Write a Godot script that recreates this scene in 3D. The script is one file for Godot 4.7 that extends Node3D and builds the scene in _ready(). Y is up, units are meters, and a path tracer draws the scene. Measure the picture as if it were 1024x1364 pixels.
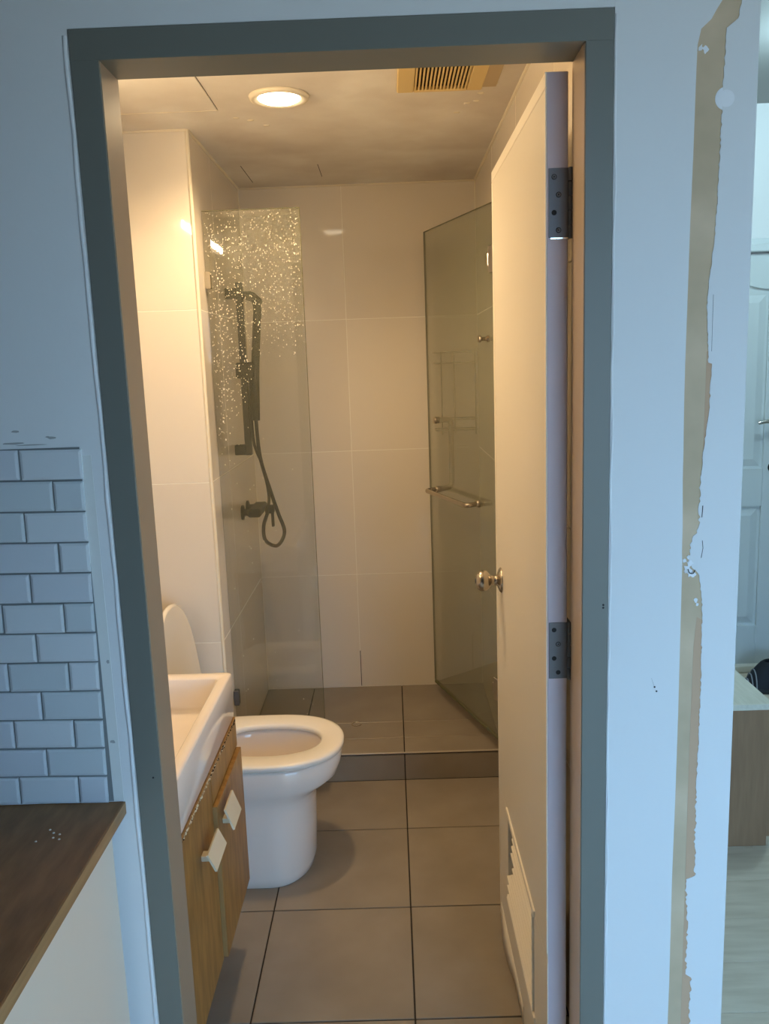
extends Node3D

# ---------------------------------------------------------------- mesh builder
class MB:
	var st := SurfaceTool.new()
	func _init() -> void:
		st.begin(Mesh.PRIMITIVE_TRIANGLES)
		st.set_smooth_group(-1)
	func smooth(on: bool, group := 0) -> void:
		st.set_smooth_group(group if on else -1)
	func tri(a: Vector3, b: Vector3, c: Vector3) -> void:      # counter-clockwise from outside
		st.add_vertex(a)
		st.add_vertex(c)
		st.add_vertex(b)
	func quad(a: Vector3, b: Vector3, c: Vector3, d: Vector3) -> void:
		tri(a, b, c)
		tri(a, c, d)
	# chamfered box from corner lo to corner hi
	func box(lo: Vector3, hi: Vector3, b := 0.0, t := Transform3D()) -> void:
		smooth(false)
		var c := (lo + hi) / 2.0
		var h := (hi - lo) / 2.0
		b = minf(b, minf(h.x, minf(h.y, h.z)) * 0.9)
		var P := func(sx: float, sy: float, sz: float, ax: int) -> Vector3:
			var v := Vector3(sx * (h.x - (0.0 if ax == 0 else b)), sy * (h.y - (0.0 if ax == 1 else b)), sz * (h.z - (0.0 if ax == 2 else b)))
			return t * (c + v)
		for s: float in [-1.0, 1.0]:
			var f := func(a: Vector3, bb: Vector3, cc: Vector3, d: Vector3) -> void:
				if s > 0: quad(a, bb, cc, d)
				else: quad(d, cc, bb, a)
			f.call(P.call(s, -1, -1, 0), P.call(s, 1, -1, 0), P.call(s, 1, 1, 0), P.call(s, -1, 1, 0))
			f.call(P.call(-1, s, -1, 1), P.call(-1, s, 1, 1), P.call(1, s, 1, 1), P.call(1, s, -1, 1))
			f.call(P.call(-1, -1, s, 2), P.call(1, -1, s, 2), P.call(1, 1, s, 2), P.call(-1, 1, s, 2))
		if b <= 0.0:
			return
		for s: float in [-1.0, 1.0]:
			for u: float in [-1.0, 1.0]:
				var same := s * u > 0.0
				var g := func(a: Vector3, bb: Vector3, cc: Vector3, d: Vector3) -> void:
					if same: quad(a, bb, cc, d)
					else: quad(d, cc, bb, a)
				g.call(P.call(s, u, -1, 0), P.call(s, u, -1, 1), P.call(s, u, 1, 1), P.call(s, u, 1, 0))
				g.call(P.call(-1, s, u, 1), P.call(-1, s, u, 2), P.call(1, s, u, 2), P.call(1, s, u, 1))
				g.call(P.call(u, -1, s, 2), P.call(u, -1, s, 0), P.call(u, 1, s, 0), P.call(u, 1, s, 2))
				for w: float in [-1.0, 1.0]:
					var a: Vector3 = P.call(s, u, w, 0)
					var bb: Vector3 = P.call(s, u, w, 1)
					var cc: Vector3 = P.call(s, u, w, 2)
					if s * u * w > 0: tri(a, bb, cc)
					else: tri(a, cc, bb)
	# polygon in a plane, extruded: m maps (x, y, depth) to the world
	func prism(poly: PackedVector2Array, d0: float, d1: float, m := Transform3D()) -> void:
		smooth(false)
		if Geometry2D.is_polygon_clockwise(poly) == false:
			pass
		else:
			poly = poly.duplicate()
			poly.reverse()
		var area := 0.0
		for i in poly.size():
			area += poly[i].cross(poly[(i + 1) % poly.size()])
		if area < 0:
			poly.reverse()
		var idx := Geometry2D.triangulate_polygon(poly)
		for i in range(0, idx.size(), 3):
			var a := poly[idx[i]]
			var b := poly[idx[i + 1]]
			var c := poly[idx[i + 2]]
			if (b - a).cross(c - a) < 0:
				var sw := b
				b = c
				c = sw
			tri(m * Vector3(a.x, a.y, d1), m * Vector3(b.x, b.y, d1), m * Vector3(c.x, c.y, d1))
			tri(m * Vector3(a.x, a.y, d0), m * Vector3(c.x, c.y, d0), m * Vector3(b.x, b.y, d0))
		for i in poly.size():
			var a := poly[i]
			var b := poly[(i + 1) % poly.size()]
			quad(m * Vector3(a.x, a.y, d0), m * Vector3(b.x, b.y, d0), m * Vector3(b.x, b.y, d1), m * Vector3(a.x, a.y, d1))
	# rings joined; with points running counter-clockwise seen from the end the loft goes to
	func loft(rings: Array, cap0 := true, cap1 := true, closed := false, group := 0) -> void:
		smooth(true, group)
		var n: int = rings[0].size()
		var last := rings.size() if closed else rings.size() - 1
		for k in last:
			var r0: PackedVector3Array = rings[k]
			var r1: PackedVector3Array = rings[(k + 1) % rings.size()]
			for i in n:
				var j := (i + 1) % n
				quad(r0[i], r0[j], r1[j], r1[i])
		smooth(true, group + 1)
		if closed:
			return
		for e in 2:
			if (e == 0 and not cap0) or (e == 1 and not cap1):
				continue
			var r: PackedVector3Array = rings[0] if e == 0 else rings[rings.size() - 1]
			var c := Vector3.ZERO
			for p in r: c += p
			c /= n
			for i in n:
				if e == 0: tri(c, r[(i + 1) % n], r[i])
				else: tri(c, r[i], r[(i + 1) % n])
	func tube(path: PackedVector3Array, rad: float, n := 10, taper := 1.0) -> void:
		var rings := []
		var t0 := (path[1] - path[0]).normalized()
		var u := t0.cross(Vector3.UP if absf(t0.y) < 0.9 else Vector3.RIGHT).normalized()
		for i in path.size():
			var t := (path[mini(i + 1, path.size() - 1)] - path[maxi(i - 1, 0)]).normalized()
			u = (u - t * u.dot(t)).normalized()
			var v := t.cross(u)
			var ring := PackedVector3Array()
			var r := rad * lerpf(1.0, taper, float(i) / (path.size() - 1))
			for k in n:
				var a := TAU * k / n
				ring.append(path[i] + (u * cos(a) + v * sin(a)) * r)
			rings.append(ring)
		loft(rings)
	# profile of (radius, height) turned round the y axis of m
	func lathe(prof: PackedVector2Array, n: int, m := Transform3D(), caps := true) -> void:
		var rings := []
		for p in prof:
			var ring := PackedVector3Array()
			for k in n:
				var a := -TAU * k / n
				ring.append(m * Vector3(p.x * cos(a), p.y, p.x * sin(a)))
			rings.append(ring)
		loft(rings, caps, caps)
	func done() -> ArrayMesh:
		st.generate_normals()
		return st.commit()

# ---------------------------------------------------------------- scene helpers
var rng := RandomNumberGenerator.new()
var M := {}
var shared := {}

func put(called: String, mb: MB, mat: Material, parent: Node = null) -> MeshInstance3D:
	return put_mesh(called, mb.done(), mat, parent)

func put_mesh(called: String, mesh: Mesh, mat: Material, parent: Node = null, at := Vector3.ZERO) -> MeshInstance3D:
	var o := MeshInstance3D.new()
	o.name = called
	o.mesh = mesh
	o.material_override = mat
	(parent if parent else self).add_child(o, true)
	var g := Vector3.ZERO
	var p: Node = parent
	while p and p != self:
		g += (p as Node3D).position
		p = p.get_parent()
	o.position = at - g          # meshes are laid out in world coordinates
	return o

func thing(called: String, label: String, category: String, at: Vector3, group := "") -> Node3D:
	var o := Node3D.new()
	o.name = called
	add_child(o, true)
	o.position = at
	tag(o, label, category, group)
	return o

func tag(o: Node, label: String, category := "", group := "", kind := "") -> void:
	if label: o.set_meta("label", label)
	if category: o.set_meta("category", category)
	if group: o.set_meta("group", group)
	if kind: o.set_meta("kind", kind)

func struct(called: String, mb: MB, mat: Material, label: String, category: String) -> MeshInstance3D:
	var o := put(called, mb, mat)
	tag(o, label, category, "", "structure")
	return o

func part(called: String, lo: Vector3, hi: Vector3, bevel: float, mat: Material, parent: Node) -> MeshInstance3D:
	var b := MB.new()
	b.box(lo, hi, bevel)
	return put(called, b, mat, parent)

# a piece whose mesh is shared by all pieces of that size
func piece(called: String, c: Vector3, s: Vector3, bevel: float, mat: Material, parent: Node) -> MeshInstance3D:
	var key := "%.4f %.4f %.4f %.4f" % [s.x, s.y, s.z, bevel]
	if not shared.has(key):
		var b := MB.new()
		b.box(-s / 2.0, s / 2.0, bevel)
		shared[key] = b.done()
	return put_mesh(called, shared[key], mat, parent, c)

func mat(color: Color, rough := 0.5, metal := 0.0) -> StandardMaterial3D:
	var m := StandardMaterial3D.new()
	m.albedo_color = color
	m.roughness = rough
	m.metallic = metal
	return m

func noise_tex(sd: int, freq: float, c0: Color, c1: Color, size := 256, oct := 4, warp := 0.0) -> NoiseTexture2D:
	var n := FastNoiseLite.new()
	n.seed = sd
	n.noise_type = FastNoiseLite.TYPE_SIMPLEX_SMOOTH
	n.frequency = freq
	n.fractal_octaves = oct
	if warp > 0.0:
		n.domain_warp_enabled = true
		n.domain_warp_amplitude = warp
		n.domain_warp_frequency = freq
	var t := NoiseTexture2D.new()
	t.width = size
	t.height = size
	t.seamless = true
	t.noise = n
	var g := Gradient.new()
	g.set_color(0, c0)
	g.set_color(1, c1)
	t.color_ramp = g
	return t

func textured(tex: Texture2D, scale: Vector3, rough: float, tint := Color.WHITE) -> StandardMaterial3D:
	var m := mat(tint, rough)
	m.albedo_texture = tex
	m.uv1_triplanar = true
	m.uv1_scale = scale
	return m

func bumped(m: StandardMaterial3D, sd: int, freq: float, cm: float, scale: Vector3) -> StandardMaterial3D:
	m.heightmap_enabled = true
	m.heightmap_scale = cm
	m.heightmap_texture = noise_tex(sd, freq, Color.BLACK, Color.WHITE)
	m.uv1_triplanar = true
	m.uv1_scale = scale
	return m

func glowing(color: Color, energy: float) -> StandardMaterial3D:
	var m := mat(Color(0.9, 0.9, 0.9), 0.4)
	m.emission_enabled = true
	m.emission = color
	m.emission_energy_multiplier = energy
	return m

func dring(tip: float, back: float, hw: float, y: float, xc: float, zc: float, n := 48, eb := 5.0) -> PackedVector3Array:
	var r := PackedVector3Array()
	for k in n:
		var a := -TAU * k / n
		var c := cos(a)
		var s := sin(a)
		var e := 2.25 if c >= 0 else eb
		var ax := (tip - xc) if c >= 0 else (xc - back)
		r.append(Vector3(xc + signf(c) * pow(absf(c), 2.0 / e) * ax, y, zc + signf(s) * pow(absf(s), 2.0 / e) * hw))
	return r

func arc(pts: Array, rad: float, steps := 5) -> PackedVector3Array:   # a polyline with rounded corners
	var out := PackedVector3Array([pts[0]])
	for i in range(1, pts.size() - 1):
		var p: Vector3 = pts[i]
		var a: Vector3 = p + (pts[i - 1] - p).normalized() * rad
		var b: Vector3 = p + (pts[i + 1] - p).normalized() * rad
		for k in steps + 1:
			var t := float(k) / steps
			out.append(a.lerp(p, t).lerp(p.lerp(b, t), t))
	out.append(pts[-1])
	return out

func curve(pts: Array, steps := 8) -> PackedVector3Array:              # Catmull-Rom
	var out := PackedVector3Array()
	for i in pts.size() - 1:
		var p0: Vector3 = pts[maxi(i - 1, 0)]
		var p1: Vector3 = pts[i]
		var p2: Vector3 = pts[i + 1]
		var p3: Vector3 = pts[mini(i + 2, pts.size() - 1)]
		for k in steps:
			out.append(p1.cubic_interpolate(p2, p0, p3, float(k) / steps))
	out.append(pts[-1])
	return out

# ---------------------------------------------------------------- measures (metres)
const OL := -0.4754      # door frame, outer left / right, top
const OR := 0.3622
const OT := 2.1206
const IL := -0.4313      # door frame, inner left / right, top
const IR := 0.3187
const IT := 2.0749
const TH := 0.0893       # depth of the frame
const BC := 2.3537       # bathroom ceiling
const ZB := -2.3372      # bathroom back wall
const XR := 0.3905       # bathroom right wall
const XS := -0.6147      # left wall of the shower
const ZP := -1.4283      # pillar
const XL := -0.92        # left wall beside basin and toilet
const CH := 0.1144       # shower floor
const ZC := -1.6486      # front of the step
const KC := 2.71          # kitchen and hall ceiling
const XE := 0.585        # free end of the kitchen wall
const ZH := -2.7         # hall back wall
const XK := -1.12        # kitchen left wall
const XW := 2.02          # window wall
const ZK := 2.9          # wall behind the camera
const ZG := -1.55        # shower glass line

func _ready() -> void:
	rng.seed = 7
	camera_and_light()
	make_materials()
	kitchen_shell()
	bathroom_shell()
	door_frame()
	bathroom_door()
	hall()
	subway_tiles()
	counter()
	shower_floor()
	shower_glass()
	shower_door()
	toilet()
	vanity()
	lamps()
	shower_set()
	small_things()

func camera_and_light() -> void:
	var cam := Camera3D.new()
	cam.name = "camera"
	add_child(cam)
	cam.fov = 62.8827
	cam.near = 0.02
	cam.transform = Transform3D(Basis(Vector3(0.99937, -0.03509, -0.0049), Vector3(0.03371, 0.98427, -0.17342), Vector3(0.01091, 0.17315, 0.98484)), Vector3(0, 1.5972, 1.3921))
	cam.current = true
	var env := Environment.new()
	env.tonemap_mode = Environment.TONE_MAPPER_LINEAR
	env.tonemap_exposure = 1.0
	env.background_mode = Environment.BG_SKY
	env.sdfgi_enabled = true
	env.ssao_enabled = true
	env.ssil_enabled = true
	var sky := ProceduralSkyMaterial.new()
	sky.sky_top_color = Color(0.60, 0.81, 1.0)
	sky.sky_horizon_color = Color(0.64, 0.83, 1.0)
	sky.ground_bottom_color = Color(0.50, 0.56, 0.60)
	sky.ground_horizon_color = Color(0.60, 0.68, 0.74)
	sky.sun_angle_max = 0.0
	sky.energy_multiplier = 10.6
	env.sky = Sky.new()
	env.sky.sky_material = sky
	var we := WorldEnvironment.new()
	we.name = "world"
	we.environment = env
	add_child(we)

func make_materials() -> void:
	M.wall = bumped(mat(Color(0.90, 0.90, 0.90), 0.75), 3, 0.03, 0.025, Vector3(3, 3, 3))
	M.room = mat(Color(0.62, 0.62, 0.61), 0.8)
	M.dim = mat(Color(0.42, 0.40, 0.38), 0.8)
	M.frame = mat(Color(0.46, 0.46, 0.43), 0.45)
	M.jamb_lit_tint_dull = mat(Color(0.62, 0.56, 0.48), 0.35)  # left reveal: weaker warm light put into the colour
	M.jamb_lit_tint = mat(Color(0.80, 0.72, 0.63), 0.3)  # right reveal: strong warm light put into the colour
	M.strip = textured(noise_tex(11, 0.012, Color(0.76, 0.67, 0.55), Color(0.87, 0.77, 0.65)), Vector3(2, 2, 2), 0.85)
	M.tan = mat(Color(0.80, 0.66, 0.54), 0.85)
	M.plaster = mat(Color(0.95, 0.95, 0.96), 0.85)
	M.dark = mat(Color(0.05, 0.05, 0.055), 0.7)
	M.subway = [mat(Color(0.85, 0.86, 0.87), 0.14), mat(Color(0.83, 0.84, 0.86), 0.14), mat(Color(0.81, 0.83, 0.84), 0.16)]
	M.grout = mat(Color(0.50, 0.51, 0.51), 0.9)
	M.smear = mat(Color(0.875, 0.875, 0.86), 0.8)
	M.tile = [mat(Color(0.92, 0.885, 0.825), 0.055), mat(Color(0.91, 0.875, 0.815), 0.06), mat(Color(0.925, 0.89, 0.83), 0.055)]
	M.tile_grout = mat(Color(0.97, 0.95, 0.90), 0.7)
	M.trim = mat(Color(0.93, 0.89, 0.80), 0.4)
	M.floor_tile = []
	for k in 3:
		M.floor_tile.append(textured(noise_tex(20 + k, 0.01, Color(0.54, 0.50, 0.445), Color(0.59, 0.55, 0.495)), Vector3(1.6, 1.6, 1.6), 0.3))
	M.nosing = mat(Color(0.68, 0.64, 0.58), 0.4)
	M.floor_grout = mat(Color(0.20, 0.18, 0.16), 0.9)
	M.ceiling = bumped(textured(noise_tex(31, 0.008, Color(0.86, 0.82, 0.77), Color(0.98, 0.965, 0.93), 256, 5, 30.0), Vector3(0.8, 0.8, 0.8), 0.7), 32, 0.02, 0.05, Vector3(0.8, 0.8, 0.8))
	M.leaf = bumped(mat(Color(0.89, 0.86, 0.80), 0.32), 41, 0.02, 0.02, Vector3(3, 3, 3))
	M.leaf_edge = mat(Color(0.80, 0.75, 0.78), 0.45)
	M.band = mat(Color(0.93, 0.90, 0.84), 0.35)
	M.steel = mat(Color(0.40, 0.40, 0.41), 0.42, 0.4)
	M.chrome = mat(Color(0.86, 0.84, 0.80), 0.12, 1.0)
	M.nickel = mat(Color(0.72, 0.68, 0.62), 0.25, 1.0)
	M.ceramic = mat(Color(0.94, 0.90, 0.86), 0.08)
	M.seat = mat(Color(0.93, 0.91, 0.87), 0.22)
	M.water = mat(Color(0.55, 0.56, 0.53), 0.02)
	M.black = mat(Color(0.03, 0.03, 0.03), 0.55)
	M.oak = textured(noise_tex(51, 0.02, Color(0.52, 0.375, 0.19), Color(0.68, 0.515, 0.28), 512, 5, 14.0), Vector3(3.5, 0.6, 3.5), 0.4)
	M.oak_edge = mat(Color(0.62, 0.46, 0.27), 0.6)
	M.handle = mat(Color(0.84, 0.80, 0.70), 0.4)
	M.chip = mat(Color(0.86, 0.80, 0.68), 0.9)
	M.chip_dark = mat(Color(0.16, 0.10, 0.06), 0.9)
	M.worktop = textured(noise_tex(61, 0.018, Color(0.53, 0.37, 0.21), Color(0.67, 0.49, 0.31), 512, 5, 14.0), Vector3(3.0, 3.0, 0.8), 0.5)
	M.worktop_edge = textured(noise_tex(62, 0.018, Color(0.60, 0.45, 0.29), Color(0.72, 0.56, 0.38), 512, 4, 10.0), Vector3(5.0, 5.0, 0.5), 0.5)
	M.panel = mat(Color(0.92, 0.90, 0.85), 0.45)
	M.cream = mat(Color(0.95, 0.88, 0.79), 0.45)
	M.scuff = mat(Color(0.66, 0.66, 0.65), 0.9)
	M.fan = mat(Color(0.91, 0.80, 0.55), 0.45)
	M.fan_pale = mat(Color(0.80, 0.72, 0.58), 0.6)
	M.plank = []
	for k in 4:
		M.plank.append(textured(noise_tex(70 + k, 0.016, Color(0.83, 0.77, 0.68), Color(0.92, 0.87, 0.79), 512, 5, 14.0), Vector3(0.4, 3.0, 3.0), 0.42))
	M.door2 = mat(Color(0.84, 0.86, 0.86), 0.5)
	M.bench = textured(noise_tex(81, 0.02, Color(0.57, 0.44, 0.33), Color(0.64, 0.50, 0.38), 512, 4, 10.0), Vector3(4, 0.4, 4), 0.5)
	M.bench_top = textured(noise_tex(82, 0.02, Color(0.87, 0.85, 0.78), Color(0.93, 0.91, 0.85), 512, 4, 10.0), Vector3(5, 5, 0.6), 0.45)
	M.navy = mat(Color(0.045, 0.06, 0.11), 0.6)
	M.rib = mat(Color(0.62, 0.63, 0.66), 0.6)
	M.glass = mat(Color(0.40, 0.41, 0.29, 0.16), 0.03)
	M.glass.transparency = BaseMaterial3D.TRANSPARENCY_ALPHA
	M.glass_door = mat(Color(0.57, 0.58, 0.47, 0.35), 0.04)
	M.glass_door.transparency = BaseMaterial3D.TRANSPARENCY_ALPHA
	M.glass_edge = mat(Color(0.40, 0.40, 0.28), 0.15)
	M.drop = mat(Color(0.97, 0.95, 0.90), 0.1)

# ---------------------------------------------------------------- kitchen shell
func kitchen_shell() -> void:
	# the wall with the bathroom doorway
	var b := MB.new()
	b.box(Vector3(XK, 0, -TH), Vector3(OL, KC, -0.004))
	b.box(Vector3(OR, 0, -TH), Vector3(XE, KC, -0.004))
	b.box(Vector3(OL, OT, -TH), Vector3(OR, KC, -0.004))
	var w := struct("wall_kitchen", b, M.wall, "blue-white painted kitchen wall with the bathroom doorway and white brick tiles", "wall")
	# paint skin left of and above the frame, with its thickness
	var edge_l := PackedVector2Array()
	var s := MB.new()
	s.box(Vector3(XK, 0, -0.004), Vector3(OL - 0.001, KC, 0), 0.0)
	s.box(Vector3(OL - 0.001, OT + 0.001, -0.004), Vector3(OR + 0.001, KC, 0), 0.0)
	put("paint_skin", s, M.wall, w)
	# where a trim was torn off: y, left edge, right edge of the bare strip
	var rows := [[2.125, .526, .556], [2.113, .518, .553], [2.099, .510, .551], [2.086, .495, .534], [2.063, .490, .533], [2.020, .489, .532], [1.911, .488, .530], [1.798, .486, .527], [1.682, .485, .517], [1.582, .484, .522], [1.580, .484, .528], [1.514, .484, .526], [1.439, .485, .519], [1.389, .485, .515], [1.312, .487, .515], [1.284, .487, .504], [1.267, .487, .500], [1.247, .488, .498], [1.223, .488, .518], [1.181, .488, .524], [1.086, .488, .526], [0.976, .488, .526], [0.819, .487, .524], [0.659, .485, .526], [0.653, .485, .511], [0.549, .485, .516], [0.458, .485, .515], [0.451, .485, .525], [0.353, .484, .525], [0.0, .484, .525]]
	var strip := PackedVector2Array()
	var left := PackedVector2Array([Vector2(OR + 0.001, KC), Vector2(OR + 0.001, 0)])
	var right := PackedVector2Array([Vector2(XE - 0.002, 0), Vector2(XE - 0.002, KC), Vector2(0.585 - 0.02, KC), Vector2(0.565, 2.2)])
	rows.reverse()
	for r in rows:
		left.append(Vector2(r[1], r[0]))
	left.append(Vector2(0.54, 2.2))
	left.append(Vector2(0.54, KC))
	rows.reverse()
	var last_y := 2.2
	for r in rows:
		# ragged torn edge between the measured rows
		var steps := int((last_y - r[0]) / 0.0045)
		var prev: Vector2 = right[-1]
		for k in range(1, steps):
			var q := prev.lerp(Vector2(r[2], r[0]), float(k) / steps)
			var rough := 0.0026 if (r[0] > 1.2 and r[0] < 1.35) or r[0] < 0.7 else 0.0012
			right.append(q + Vector2(rng.randf_range(-rough, rough), 0))
		right.append(Vector2(r[2], r[0]))
		last_y = r[0]
	strip = PackedVector2Array([Vector2(0.478, 0), Vector2(0.57, 0), Vector2(0.57, KC), Vector2(0.478, KC)])
	var sb := MB.new()
	sb.prism(strip, -0.004, -0.0010)
	put("bare_strip", sb, M.strip, w)
	sb = MB.new()
	sb.prism(PackedVector2Array([Vector2(0.509, 0.30), Vector2(0.535, 0.30), Vector2(0.535, 1.14), Vector2(0.516, 1.15), Vector2(0.512, 1.10), Vector2(0.510, 0.9)]), -0.0012, -0.0007)
	sb.prism(PackedVector2Array([Vector2(0.518, 1.40), Vector2(0.535, 1.40), Vector2(0.535, 1.60), Vector2(0.519, 1.60)]), -0.0012, -0.0007)
	put("torn_paper", sb, M.tan, w)
	var lb := MB.new()
	lb.prism(left, -0.004, 0.0004)
	put("paint_skin", lb, M.wall, w)
	var rb := MB.new()
	rb.prism(right, -0.004, 0.0)
	put("paint_skin", rb, M.wall, w)
	# loose plaster flakes and filler on the strip
	var fl := MB.new()
	for q in [[0.497, 1.234, 0.0075], [0.5035, 1.228, 0.006], [0.502, 1.246, 0.005], [0.492, 1.251, 0.0035], [0.499, 1.256, 0.0035], [0.506, 1.268, 0.005], [0.509, 1.226, 0.004], [0.513, 1.180, 0.003], [0.516, 1.172, 0.0025], [0.495, 2.059, 0.004], [0.503, 2.0565, 0.0045]]:
		var poly := PackedVector2Array()
		for k in 11:
			var a := TAU * k / 11
			var rr: float = q[2] * rng.randf_range(0.5, 1.25)
			poly.append(Vector2(q[0] + cos(a) * rr, q[1] + sin(a) * rr * 1.2))
		fl.prism(poly, -0.003, rng.randf_range(-0.0005, 0.0004))
	put("plaster_flake", fl, M.plaster, w)
	var disc := MB.new()
	disc.lathe(PackedVector2Array([Vector2(0.0175, 0), Vector2(0.0150, 0.0004), Vector2(0.008, 0.0007), Vector2(0.003, 0.0008)]), 28, Transform3D(Basis(Vector3.RIGHT, PI / 2), Vector3(0.537, 1.985, -0.0005)))
	put("filler_patch", disc, M.plaster, w)
	var holes := MB.new()
	for q in [[0.4985, 1.628], [0.5, 0.975], [0.488, 1.03], [0.4955, 0.485], [0.499, 1.2345], [0.4975, 1.2385], [0.449, 1.018], [0.4455, 1.026]]:
		holes.lathe(PackedVector2Array([Vector2(0.0016, -0.0005), Vector2(0.0016, 0.0008)]), 8, Transform3D(Basis(Vector3.RIGHT, PI / 2), Vector3(q[0], q[1], 0.0004 if q[0] < 0.46 else -0.003)))
	holes.tube(PackedVector3Array([Vector3(0.440, 1.042, 0.0003), Vector3(0.4445, 1.028, 0.0003)]), 0.00025, 4)
	put("nail_hole", holes, M.dark, w)
	var cr := MB.new()
	cr.tube(curve([Vector3(0.497, 1.2365, 0.003), Vector3(0.5, 1.23, 0.0032), Vector3(0.506, 1.229, 0.0032), Vector3(0.509, 1.235, 0.003)]), 0.0008, 5)
	cr.tube(PackedVector3Array([Vector3(0.5265, 1.69, 0.0), Vector3(0.5265, 1.60, 0.0)]), 0.0003, 5)
	cr.tube(PackedVector3Array([Vector3(0.520, 1.345, 0.0), Vector3(0.519, 1.325, 0.0)]), 0.0007, 5)
	cr.tube(PackedVector3Array([Vector3(0.521, 1.285, 0.0), Vector3(0.5225, 1.272, 0.0), Vector3(0.520, 1.255, 0.0)]), 0.0005, 5)
	put("crack", cr, M.dark, w)
	# plaster edges where the wall meets the frame
	for e in 2:
		var pb := MB.new()
		var path := []
		for k in 45:
			path.append(Vector3((OL - 0.0065 if e == 0 else OR + 0.0035) + rng.randf_range(-0.0012, 0.0012), k * 0.048, -0.0028 if e == 0 else -0.0012))
		pb.tube(curve(path, 2), 0.0045 if e == 0 else 0.0026, 8)
		put("plaster_edge", pb, M.wall, w)
	# rounded free end of the wall
	var eb := MB.new()
	eb.tube(PackedVector3Array([Vector3(XE - 0.003, 0, -0.0035), Vector3(XE - 0.003, KC, -0.0035)]), 0.0035, 10)
	put("corner_bead", eb, M.wall, w)
	# the rest of the room round the camera, plus an added shading wall
	b = MB.new()
	b.box(Vector3(XK - 0.1, 0, -TH), Vector3(XK, KC, ZK))
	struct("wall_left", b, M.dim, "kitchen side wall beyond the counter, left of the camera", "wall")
	b = MB.new()
	var wx0 := 0.55
	var wx1 := 1.85
	b.box(Vector3(XK, 0, ZK), Vector3(wx0, KC, ZK + 0.1))
	b.box(Vector3(wx1, 0, ZK), Vector3(XW, KC, ZK + 0.1))
	b.box(Vector3(wx0, 0, ZK), Vector3(wx1, 0.12, ZK + 0.1))
	b.box(Vector3(wx0, 2.25, ZK), Vector3(wx1, KC, ZK + 0.1))
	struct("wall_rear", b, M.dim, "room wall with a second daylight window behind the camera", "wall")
	b = MB.new()
	b.box(Vector3(-0.49, 0, 1.68), Vector3(0.22, KC, 1.78), 0.004)  # added out of view to keep rear window light off the left side
	struct("wall_added_shade", b, M.dim, "added unseen wall behind the camera that shades the left of the kitchen wall", "wall")
	b = MB.new()
	var z0 := 1.25
	var z1 := 2.1
	var y0 := 0.8
	var y1 := 2.1
	b.box(Vector3(XW, 0, ZH), Vector3(XW + 0.12, KC, z0))
	b.box(Vector3(XW, 0, z1), Vector3(XW + 0.12, KC, ZK + 0.1))
	b.box(Vector3(XW, 0, z0), Vector3(XW + 0.12, y0, z1))
	b.box(Vector3(XW, y1, z0), Vector3(XW + 0.12, KC, z1))
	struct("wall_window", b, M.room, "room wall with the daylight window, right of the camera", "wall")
	b = MB.new()
	for q in [[z0, z0 + 0.04, y0, y1], [z1 - 0.04, z1, y0, y1], [(z0 + z1) / 2 - 0.02, (z0 + z1) / 2 + 0.02, y0, y1], [z0, z1, y0, y0 + 0.04], [z0, z1, y1 - 0.04, y1]]:
		b.box(Vector3(XW + 0.04, q[2], q[0]), Vector3(XW + 0.09, q[3], q[1]), 0.004)
	var wb := MB.new()
	for q in [[0.55, 0.59, 0.12, 2.25], [1.81, 1.85, 0.12, 2.25], [1.18, 1.22, 0.12, 2.25], [0.55, 1.85, 0.12, 0.16], [0.55, 1.85, 2.21, 2.25]]:
		wb.box(Vector3(q[0], q[2], ZK + 0.03), Vector3(q[1], q[3], ZK + 0.07), 0.004)
	struct("window_2", wb, M.panel, "white frame of the daylight window behind the camera", "window")
	struct("window_1", b, M.panel, "white frame of the daylight window beside the camera", "window")
	b = MB.new()
	b.box(Vector3(XK - 0.1, KC, ZH - 0.1), Vector3(XW + 0.12, KC + 0.1, ZK + 0.1))
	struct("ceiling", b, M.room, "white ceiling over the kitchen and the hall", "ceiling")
	# floor, laid with pale planks where the photograph shows it
	b = MB.new()
	b.box(Vector3(XK - 0.1, -0.1, -TH), Vector3(XW + 0.12, -0.006, ZK + 0.1))
	b.box(Vector3(XE, -0.1, ZH - 0.1), Vector3(XW + 0.12, -0.006, -TH))
	var fl2 := struct("floor", b, M.floor_grout, "pale wood plank floor of the hall", "floor")
	var z := ZH
	var row := 0
	while z < 0.75:
		var x := XE + 0.001 if z < -TH - 0.1 else XK
		var off := [0.55, 1.1, 0.3, 0.85][row % 4] as float
		var x1 := x + off
		while x < XW:
			x1 = minf(x1, XW)
			piece("plank", Vector3((x + x1) / 2, -0.0058, z + 0.0875), Vector3(x1 - x - 0.0012, 0.0116, 0.1738), 0.0012, M.plank[(row * 2 + int(x * 3.0 + 9.0)) % 4], fl2)
			x = x1
			x1 += 1.2
		z += 0.175
		row += 1
	part("boards", Vector3(XK, -0.006, z), Vector3(XW, 0, ZK), 0.001, M.plank[1], fl2)

# ---------------------------------------------------------------- bathroom shell
const ROWS := [[0.0, 0.656], [0.656, 1.2235], [1.2235, 1.797], [1.797, 2.3537]]

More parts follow.
